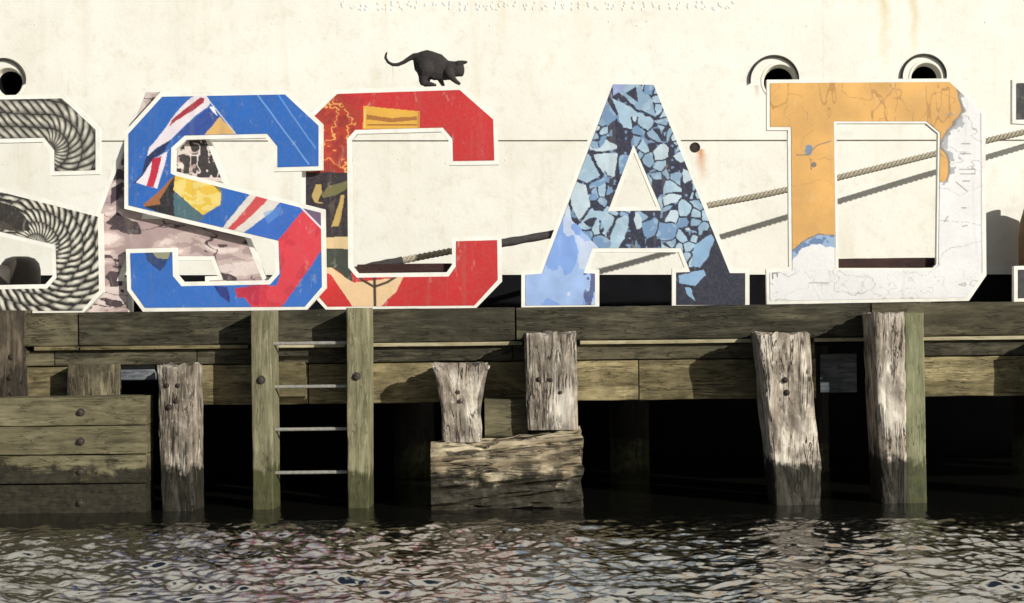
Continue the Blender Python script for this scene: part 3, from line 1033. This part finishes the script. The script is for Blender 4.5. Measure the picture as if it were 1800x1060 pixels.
# ------------------------------------------------------------------ the wharf
def build_wharf():
    w = empty('wharf', (0, .6, 0))
    tag(w, 'dark weathered timber wharf edge on piles under the standing letters', 'wharf')
    # cap timbers (the dark upper fascia)
    y0, y1 = 543, 600
    for i, (a, b, m) in enumerate(((-420, 136, 'fascia_olive'), (139, 905, 'fascia'), (908, 1530, 'fascia'), (1533, 2300, 'fascia_olive'))):
        sh = -(((a + b) / 2) - 900) * SR
        beam('fascia_timber', M[m], w, a, b, y0 + sh - 2, y1 + sh, 0.0, .30, seed=i + 1, amp=.006, groove=.003, r=.014)
    # thin strips below the cap, their pale colour painting a sunlit ledge
    for i, (a, b) in enumerate(((60, 137), (141, 436), (484, 606), (650, 918), (1020, 1330), (1432, 1534), (1622, 2300))):
        sh = -(((a + b) / 2) - 900) * SR
        beam('ledge_strip', M['strip'] if a > 200 else M['beam'], w, a, b, 600.5 + sh, 607 + sh, -.012, .18, seed=20 + i, amp=.0015, r=.004, n=16)
    # second and third courses
    for i, (a, b) in enumerate(((-420, 95), (97, 345), (347, 900), (902, 1432), (1624, 2300))):
        sh = -(((a + b) / 2) - 900) * SR
        beam('waling', M['fascia_olive' if a < 97 else 'fascia'] if i != 3 else M['fascia_olive'], w, a, b, 607.5 + sh, 634 + sh, .03, .24, seed=30 + i, amp=.004, r=.008)
    for i, (a, b) in enumerate(((-420, 118), (345, 541), (543, 1122), (1124, 1434), (1622, 2300))):
        sh = -(((a + b) / 2) - 900) * SR
        beam('beam', M['beam'], w, a, b, 635.5 + sh, 706 + sh, .045, .26, seed=40 + i, amp=.005, groove=.002, r=.010)
    beam('grey_plank', M['greyplank'], w, 204, 272, 636, 668, .10, .06, seed=51, r=.006)
    # chocks between the piles
    upright('stub', M['stub'], w, 117, 201, 641, 117, 201, 702, -.12, .22, seed=52, amp=.008, groove=.008, r=.02, zbot=.50)
    beam('chock', M['plank'], w, 852, 927, 702, 768, -.24, .30, seed=53, r=.012)
    beam('chock', M['beam'], w, 486, 536, 636, 700, .0, .05, seed=54, r=.006)
    beam('chock', M['greyplank'], w, 1442, 1506, 622, 690, .55, .10, seed=55, r=.006)
    # deck boards, running along the wharf
    n = 9
    for i in range(n):
        ya = .305 + i * .235
        timber('deck_board', M['deck'], w, (-6.6, ya + .112, DECK_Z - .045), (6.6, ya + .112, DECK_Z - .045), (.04, .112), (.04, .112), 'x', m=8, n=12, r=.006, amp=.002, seed=60 + i)
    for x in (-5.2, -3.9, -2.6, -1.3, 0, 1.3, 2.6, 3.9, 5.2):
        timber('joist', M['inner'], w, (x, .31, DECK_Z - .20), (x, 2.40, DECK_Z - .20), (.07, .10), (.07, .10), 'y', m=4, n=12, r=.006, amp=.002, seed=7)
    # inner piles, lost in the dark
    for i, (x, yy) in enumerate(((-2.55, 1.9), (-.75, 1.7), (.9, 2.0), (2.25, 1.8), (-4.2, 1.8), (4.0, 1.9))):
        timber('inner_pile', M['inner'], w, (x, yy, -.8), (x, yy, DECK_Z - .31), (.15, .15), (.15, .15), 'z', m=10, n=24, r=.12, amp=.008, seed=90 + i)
    # hidden mooring post that holds the hawser
    x, _, z = W(520, 520, 1.15)
    prof = [(.06, 0), (.06, .20), (.10, .24), (.10, .28), (.04, .30)]
    V, F = [], []
    for r, h in prof:
        for i in range(16):
            t = 6.2832 * i / 16
            V.append((x + r * math.cos(t), 1.15 + r * math.sin(t), DECK_Z - .006 + h))
    for j in range(4):
        for i in range(16):
            k = (i + 1) % 16
            F.append((j * 16 + i, j * 16 + k, j * 16 + 16 + k, j * 16 + 16 + i))
    F.append(tuple(range(64, 80)))
    mob('mooring_post', V, F, M['iron'], w, smooth=True)


build_wharf()


def make_pile(label, xl, xr, yt, xlb, xrb, yb, Y, depth, mat, seed, bolts=(), zbot=-.7, **kw):
    a = W((xlb + xrb) / 2, yb, Y + depth / 2)
    e = empty('pile', (a[0], Y + depth / 2, zbot if zbot is not None else a[2]))
    tag(e, label, 'pile', 'timber piles along the wharf face')
    upright('shaft', mat, e, xl, xr, yt, xlb, xrb, yb, Y, depth, seed, zbot, **kw)
    for (bx, by, r) in bolts:
        bolt(e, bx, by, Y + .008, r * .85, M['iron'], depth=.010)
    return e


ROUGH = dict(amp=.009, groove=.008, big=.012, r=.022, n=110, step=.014, ragged=.03)
make_pile('dark half pile with bolts at the left edge, left of the plank panel top', -62, 39, 546, -62, 39, 702, -.10, .30, M['pile_dark'], 3, [(20, 628, .018), (18, 664, .018), (20, 692, .014)], **{**ROUGH, 'ragged': .0})
make_pile('narrow weathered pile with bright right edge between plank panel and ladder', 272, 345, 642, 280, 347, 880, -.30, .26, M['pile'], 4, [(293, 678, .013), (312, 678, .013), (297, 716, .016), (309, 706, .012)], **{**ROUGH, 'yaw': math.radians(5)})
make_pile('short rotted stub with a hollow and narrowed waist above the log', 766, 856, 640, 776, 846, 778, -.34, .34, M['pile'], 5, [(803, 690, .017), (807, 706, .019)], zbot=None,
          **{**ROUGH, 'big': .05, 'shape': lambda t: (1.0 + .22 * max(0, (t - .45)) ** 1.0 * (1 if t > .45 else 0) - .10 * math.sin(t * 3.14), .0)})
make_pile('broad pale cracked pile standing on the end of the rough log', 921, 1018, 586, 926, 1020, 756, -.36, .36, M['pile'], 6, [(947, 667, .013), (968, 668, .017), (985, 690, .014)], zbot=None, **{**ROUGH, 'yaw': math.radians(3)})
make_pile('tapering weathered pile with a bulging right side right of the black gap', 1332, 1426, 585, 1362, 1440, 868, -.36, .36, M['pile'], 7, [(1380, 668, .016), (1383, 690, .016)],
          **{**ROUGH, 'shape': lambda t: (1.0 + .10 * math.exp(-((t - .52) / .12) ** 2), .012 * math.exp(-((t - .52) / .12) ** 2))})
make_pile('split weathered pile beside the smooth green-grey post', 1534, 1592, 549, 1550, 1597, 868, -.34, .34, M['pile'], 8, [], **{**ROUGH, 'ragged': .02, 'groove': .007, 'big': .003, 'amp': .005})
make_pile('smooth green-grey squared post beside the split pile', 1589, 1624, 550, 1593, 1630, 880, -.325, .30, M['post'], 9, [], amp=.004, groove=.002, r=.012, n=40)
# its neighbour beyond the right edge, whose shade reaches into view
make_pile('dark pile just past the right edge of the wharf view', 1880, 1975, 580, 1885, 1980, 868, -.34, .34, M['pile_dark'], 10, [], **{**ROUGH, 'n': 50, 'step': .04})


def build_log():
    Y, dep = -.40, .46
    x0, x1 = WX(757, 820, Y), WX(1024, 820, Y)
    z1, z0 = WZ(890, 764, Y), -.22
    zc, hh = (z0 + z1) / 2, (z1 - z0) / 2
    tilt = .055
    e = empty('log', ((x0 + x1) / 2, Y + dep / 2, z0))
    tag(e, 'rough horizontal log lying at the waterline under the two pale stubs', 'log')
    timber('shaft', M['log'], e, (x0, Y + dep / 2, zc - tilt), (x1, Y + dep / 2, zc + tilt * .5), (hh, dep / 2), (hh, dep / 2), 'x', r=.05, amp=.022, groove=.050, big=.050, n=170, m=120, seed=12, ragged=.03)


build_log()


def build_ladder():
    Y = -.26
    a = W(545, 880, Y)
    e = empty('ladder', (a[0], Y + .05, -.5))
    tag(e, 'wooden wharf ladder with two tall pale rails and metal rungs down to the water', 'ladder')
    l = upright('rail', M['rail'], e, 440, 480, 546, 444, 484, 880, Y, .24, 14, -.5, amp=.005, groove=.003, r=.009, n=44, step=.03, yaw=math.radians(3))
    r = upright('rail', M['rail'], e, 608, 650, 541, 611, 652, 880, Y, .24, 15, -.5, amp=.005, groove=.003, r=.009, n=44, step=.03, yaw=math.radians(3))
    bolt(l, 459, 668, Y + .002, .020); bolt(r, 627, 662, Y + .002, .020)
    for py in (604, 680, 755, 831):
        xa, ya, za = W(478, py, -.16); xb, _, zb = W(612, py - 1.5, -.16)
        timber('rung', M['steel'], e, (xa, -.16, za), (xb, -.16, za), (.011, .011), (.011, .011), 'x', r=.009, n=14, m=10, amp=.001, seed=16)


build_ladder()


def build_panel():
    Y, dep = -.34, .22
    a = W(60, 900, Y)
    e = empty('fender_panel', (a[0], Y + dep / 2, -.1))  # the plank fender panel on the wharf face
    tag(e, 'low olive plank panel with bolts down its front at the left edge', 'fender panel')
    for i, (a0, a1) in enumerate(((700, 749.5), (751, 801), (802.5, 852), (853.5, 930))):
        p = beam('plank', M['plank'], e, -300, 256, a0, a1, Y + (.004 if i % 2 else 0), dep, seed=70 + i, amp=.005, groove=.003, r=.008, n=44)
        bolt(p, 142, (725, 776, 829, 884)[i], Y + .002, .018)
    # backing post behind the planks
    upright('backing_post', M['pile_dark'], e, 232, 256, 704, 232, 256, 900, Y + dep, .10, 78, -.3, amp=.006, r=.01)


build_panel()


# ------------------------------------------------------------------ letters
PRINT = print_mat()


def letter(label, outer, holes, Y, picture, border=7.5, hole_border=7, batten=None, thick=.045, step=1.15):
    xs = [p[0] for p in outer]
    bx = W((min(xs) + max(xs)) / 2, max(p[1] for p in outer), Y)
    e = empty('letter_sign', (bx[0], Y + thick / 2, DECK_Z + .002))
    tag(e, label, 'letter sign', 'standing picture letters on the wharf')
    loops = [offset(outer, border)] + [offset(h, -hole_border) for h in holes]
    slab('board', loops, Y, thick, M['board'], e, DECK_Z + .002)
    print_sheet([outer] + holes, Y - .003, picture, PRINT, e, step, DECK_Z + .003)
    if batten:
        a, b, y0, y1 = batten
        beam('batten', M['batten'], e, a, b, y0, y1, Y + thick + .012, .05, seed=3, r=.004, n=14)
    # two prop feet behind hold the board upright
    for f in (.22, .78):
        px = min(xs) + (max(xs) - min(xs)) * f
        x = WX(px, 530, Y)
        V = [(x - .02, Y + thick + .001, DECK_Z + .002), (x + .02, Y + thick + .001, DECK_Z + .002), (x + .02, Y + thick + .30, DECK_Z + .002), (x - .02, Y + thick + .30, DECK_Z + .002),
             (x - .02, Y + thick + .001, DECK_Z + .10), (x + .02, Y + thick + .001, DECK_Z + .10), (x + .02, Y + thick + .30, DECK_Z + .03), (x - .02, Y + thick + .30, DECK_Z + .03)]
        mob('foot', V, [(3, 2, 1, 0), (4, 5, 6, 7), (0, 1, 5, 4), (1, 2, 6, 5), (2, 3, 7, 6), (3, 0, 4, 7)], M['board'], e)
    return e


A2 = shift(A_OUT, -821, 14)
letter('letter A board printed with grey-pink driftwood, half hidden behind the blue letter S', A2, [shift(A_HOLE, -821, 14)], .215, pic_drift)
letter('letter S board printed with grey coiled rope, cut by the left edge', shift(S_OUT, -392, 7), [], .14, lambda x, y: pic_rope(x, y - 0))
letter('letter S board printed with blue flags and a yellow crest', S_OUT, [], .14, pic_flag)
letter('red letter C board with a gold emblem, under the black cat', C_OUT, [], .215, pic_red, batten=(628, 794, 464, 480))
letter('letter A board printed with blue ice floes', A_OUT, [A_HOLE], .16, pic_ice)
letter('letter D board, torn amber over white, between the ice letter and right edge', D_OUT, [D_HOLE], .16, pic_amber, batten=(1472, 1650, 454, 471), border=6, hole_border=4)
letter('letter with dark print at the right edge, only its left tips in view', E_OUT, [], .16, pic_dark, step=3)


# ------------------------------------------------------------------ hawser
def build_rope():
    pts = [(520, 512, 1.15), (560, 494, 1.17), (640, 472, 1.25), (795, 441, 1.42), (925, 420, 1.56), (1250, 360, 1.92), (1380, 334, 2.06), (1560, 291, 2.24), (1740, 246, 2.42), (1800, 232, 2.48), (2050, 172, 2.72), (2330, 104, 2.93)]
    P = np.array([W(*p) for p in pts])
    P[0][2] = DECK_Z + .16
    # Catmull-Rom path
    path = []
    for i in range(len(P) - 1):
        p0, p1, p2, p3 = P[max(i - 1, 0)], P[i], P[i + 1], P[min(i + 2, len(P) - 1)]
        for k in range(64):
            t = k / 64
            path.append(.5 * ((2 * p1) + (-p0 + p2) * t + (2 * p0 - 5 * p1 + 4 * p2 - p3) * t * t + (-p0 + 3 * p1 - 3 * p2 + p3) * t ** 3))
    path = np.array(path)
    s = np.concatenate([[0], np.cumsum(np.linalg.norm(np.diff(path, axis=0), axis=1))])
    e = empty('hawser', path[0])
    tag(e, 'grey-brown twisted mooring hawser slanting up behind the letters', 'rope')
    tg = np.gradient(path, axis=0); tg /= np.linalg.norm(tg, axis=1, keepdims=True)
    up = np.array([0, 0, 1.0])
    sd_ = np.cross(tg, up); sd_ /= np.linalg.norm(sd_, axis=1, keepdims=True)
    nu = np.cross(sd_, tg)
    mat = rope_mat()
    for q in range(3):
        ang = s / .11 * 6.2832 + q * 2.0944
        c = path + .0120 * (np.cos(ang)[:, None] * sd_ + np.sin(ang)[:, None] * nu)
        V, F = [], []
        n = 8
        for i in range(len(c)):
            for k in range(n):
                t = 6.2832 * k / n
                V.append(c[i] + .0145 * (math.cos(t) * sd_[i] + math.sin(t) * nu[i]))
        for i in range(len(c) - 1):
            for k in range(n):
                m = (k + 1) % n
                F.append((i * n + k, i * n + m, (i + 1) * n + m, (i + 1) * n + k))
        o = mob('strand', V, F, mat, e, smooth=True)
    # dark sleeves added round the hawser to paint shade on it
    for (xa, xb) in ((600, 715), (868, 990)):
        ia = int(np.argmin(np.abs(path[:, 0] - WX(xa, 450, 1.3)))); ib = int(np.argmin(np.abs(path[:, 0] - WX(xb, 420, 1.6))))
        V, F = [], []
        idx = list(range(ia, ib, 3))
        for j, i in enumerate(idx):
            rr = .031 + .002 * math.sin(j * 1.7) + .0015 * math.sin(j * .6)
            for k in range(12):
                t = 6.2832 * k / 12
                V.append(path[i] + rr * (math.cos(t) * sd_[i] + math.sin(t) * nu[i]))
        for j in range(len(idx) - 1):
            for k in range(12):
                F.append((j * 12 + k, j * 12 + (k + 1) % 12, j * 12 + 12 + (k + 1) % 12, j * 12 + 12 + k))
        mob('shade_sleeve', V, F, M['rope_shade'], e, smooth=True)
    # eye turned round the mooring post
    x, _, _ = W(520, 520, 1.15)
    V, F = [], []
    for i in range(32):
        t = 6.2832 * i / 32
        for k in range(8):
            u = 6.2832 * k / 8
            rr = .085 + .026 * math.cos(u)
            V.append((x + rr * math.cos(t), 1.15 + rr * math.sin(t), DECK_Z + .15 + .026 * math.sin(u) + .02 * math.cos(t)))
    for i in range(32):
        for k in range(8):
            F.append((i * 8 + k, i * 8 + (k + 1) % 8, ((i + 1) % 32) * 8 + (k + 1) % 8, ((i + 1) % 32) * 8 + k))
    mob('eye', V, F, mat, e, smooth=True)


build_rope()


# ------------------------------------------------------------------ bollard and fender
def build_bollard():
    Y = 1.2
    c = W(28, 500, Y)
    e = empty('bollard', (c[0], Y, DECK_Z))
    tag(e, 'dark rounded iron bollard seen through the rope letter S', 'bollard')
    ztop = WZ(36, 451, Y); zs = WZ(0, 466, Y)

    def lathe(name, cx, prof, n=36):
        V, F = [], []
        for r, z in prof:
            for i in range(n):
                t = 6.2832 * i / n
                V.append((cx + r * math.cos(t), Y + r * math.sin(t), z))
        for j in range(len(prof) - 1):
            for i in range(n):
                k = (i + 1) % n
                F.append((j * n + i, j * n + k, (j + 1) * n + k, (j + 1) * n + i))
        o = mob(name, V, F, M['bollard'], e, smooth=True); fix_normals(o, 60)
    r = .142
    x1 = WX(36, 480, Y)
    lathe('head', x1, [(r * .8, DECK_Z - .005), (r * .8, DECK_Z + .05), (r, DECK_Z + .10), (r, ztop - .10), (r * .93, ztop - .05), (r * .72, ztop - .015), (r * .4, ztop), (.001, ztop + .002)])
    lathe('arm', x1 - .30, [(.30, DECK_Z - .006), (.30, zs - .04), (.28, zs - .012), (.2, zs), (.001, zs)])


build_bollard()


def build_fender():
    Y = 2.62
    x = WX(1792, 420, Y) + .21
    zt_ = WZ(1830, 345, Y)
    e = empty('fender', (x, Y, 0))
    tag(e, 'brown rounded fender between hull and wharf at the right edge', 'fender')
    n, R = 32, .21
    prof = [(.02, .55), (.12, .60), (.19, .72), (R, .95), (R, zt_ - .34), (.195, zt_ - .20), (.16, zt_ - .08), (.09, zt_ - .01), (.05, zt_), (.05, zt_ + .06), (.001, zt_ + .065)]
    V, F = [], []
    for r, z in prof:
        for i in range(n):
            t = 6.2832 * i / n
            V.append((x + r * math.cos(t), Y + r * math.sin(t), z))
    for j in range(len(prof) - 1):
        for i in range(n):
            k = (i + 1) % n
            F.append((j * n + i, j * n + k, (j + 1) * n + k, (j + 1) * n + i))
    o = mob('body', V, F, M['fender'], e, smooth=True); fix_normals(o, 60)
    V, F = [], []
    for k in range(9):
        t = k / 8
        c = Vector((x + .55 * t, Y - .30 * t, (zt_ + .055) * (1 - t) + DECK_Z * t - .10 * math.sin(t * 3.14)))
        for i in range(8):
            a = 6.2832 * i / 8
            V.append((c.x + .010 * math.cos(a) * .5, c.y + .010 * math.cos(a), c.z + .010 * math.sin(a)))
    for k in range(8):
        for i in range(8):
            F.append((k * 8 + i, k * 8 + (i + 1) % 8, k * 8 + 8 + (i + 1) % 8, k * 8 + 8 + i))
    mob('lanyard', V, F, M['batten'], e, smooth=True)


build_fender()


# ------------------------------------------------------------------ the cat
def build_cat():
    Y = .215 + .0225
    k = (Y - CAM_Y) / FPX
    bm = bmesh.new()

    def ball(px, py, r, dy, sy=1.0):
        c = Vector(W(px, py, Y)); c.y += dy
        bm_ = bmesh.ops.create_icosphere(bm, subdivisions=2, radius=r * k)
        for v in bm_['verts']:
            v.co.y *= sy
            v.co += c

    def chain(pts, sy=1.0):
        for (a, b) in zip(pts[:-1], pts[1:]):
            d = math.hypot(b[0] - a[0], b[1] - a[1]); n = max(2, int(d / max(min(a[2], b[2]) * .45, .7)))
            for i in range(n + 1):
                t = i / n
                ball(a[0] + (b[0] - a[0]) * t, a[1] + (b[1] - a[1]) * t, a[2] + (b[2] - a[2]) * t, (a[3] + (b[3] - a[3]) * t) * k, sy)
    chain([(744, 105, 18.5, 0), (751, 109.5, 25, 0), (764, 114, 25, 0), (777, 119.5, 20, 0), (789, 121.5, 17, 0)], .55)
    chain([(789, 119, 15.5, 0), (799, 118.5, 14, 0), (803, 118.5, 14, 0)], .75)
    chain([(803, 118.5, 14.2, 0), (808, 123, 9.0, 0), (810.5, 128, 4.6, 0)], .75)
    for s in (-1, 1):                                   # ears
        chain([(806, 110, 6, s * 5), (813, 107.5, 3.2, s * 6.5), (821, 106.2, 1.3, s * 7)])
    chain([(740, 98, 9, 0), (728, 96, 5.6, 0), (719, 100.5, 4.4, 0), (710, 106.5, 3.8, 0), (700, 110.8, 3.4, 0), (690, 111, 3.1, 0), (682, 106.5, 2.8, 0), (677.5, 99, 2.6, 0), (678.5, 92.5, 2.2, 0), (680, 90, 1.8, 0)])
    for s, dx in ((-1, 0), (1, 4)):                     # hind legs
        chain([(748 + dx, 118, 17, s * 6), (745 + dx, 130, 10, s * 7), (743.5 + dx, 139, 7.4, s * 7), (743.5 + dx, 144, 5.4, s * 7), (757 + dx, 145.5, 3.8, s * 7), (760 + dx, 146, 3.2, s * 7)])
    chain([(776, 126, 9, 6), (772.5, 134, 5.4, 7), (776, 141, 4.2, 7), (778.5, 146, 3.4, 7)])
    chain([(789, 126, 10, -6), (794, 134, 5.8, -7), (801, 141, 4.3, -7), (807, 145, 3.3, -7)])
    me = bpy.data.meshes.new('cat_raw'); bm.to_mesh(me); bm.free()
    o = bpy.data.objects.new('cat', me); COL.objects.link(o)
    md = o.modifiers.new('r', 'REMESH'); md.mode = 'VOXEL'; md.voxel_size = .0042
    sm = o.modifiers.new('s', 'SMOOTH'); sm.iterations = 5; sm.factor = .5
    dg = bpy.context.evaluated_depsgraph_get()
    m2 = bpy.data.meshes.new_from_object(o.evaluated_get(dg))
    bpy.data.objects.remove(o)
    v = np.empty(len(m2.vertices) * 3); m2.vertices.foreach_get('co', v); v = v.reshape(-1, 3)
    f = [tuple(p.vertices) for p in m2.polygons]
    top = max(WZ(740, 153, .215), WZ(790, 151, .215))
    zmin = v[:, 2].min()
    v[:, 2] += WZ(775, 150.3, .215) - .002 - zmin
    c = mob('cat', v, f, M['fur'], None, smooth=True)
    tag(c, 'black cat stalking head down along the top of the red letter C', 'cat')


build_cat()
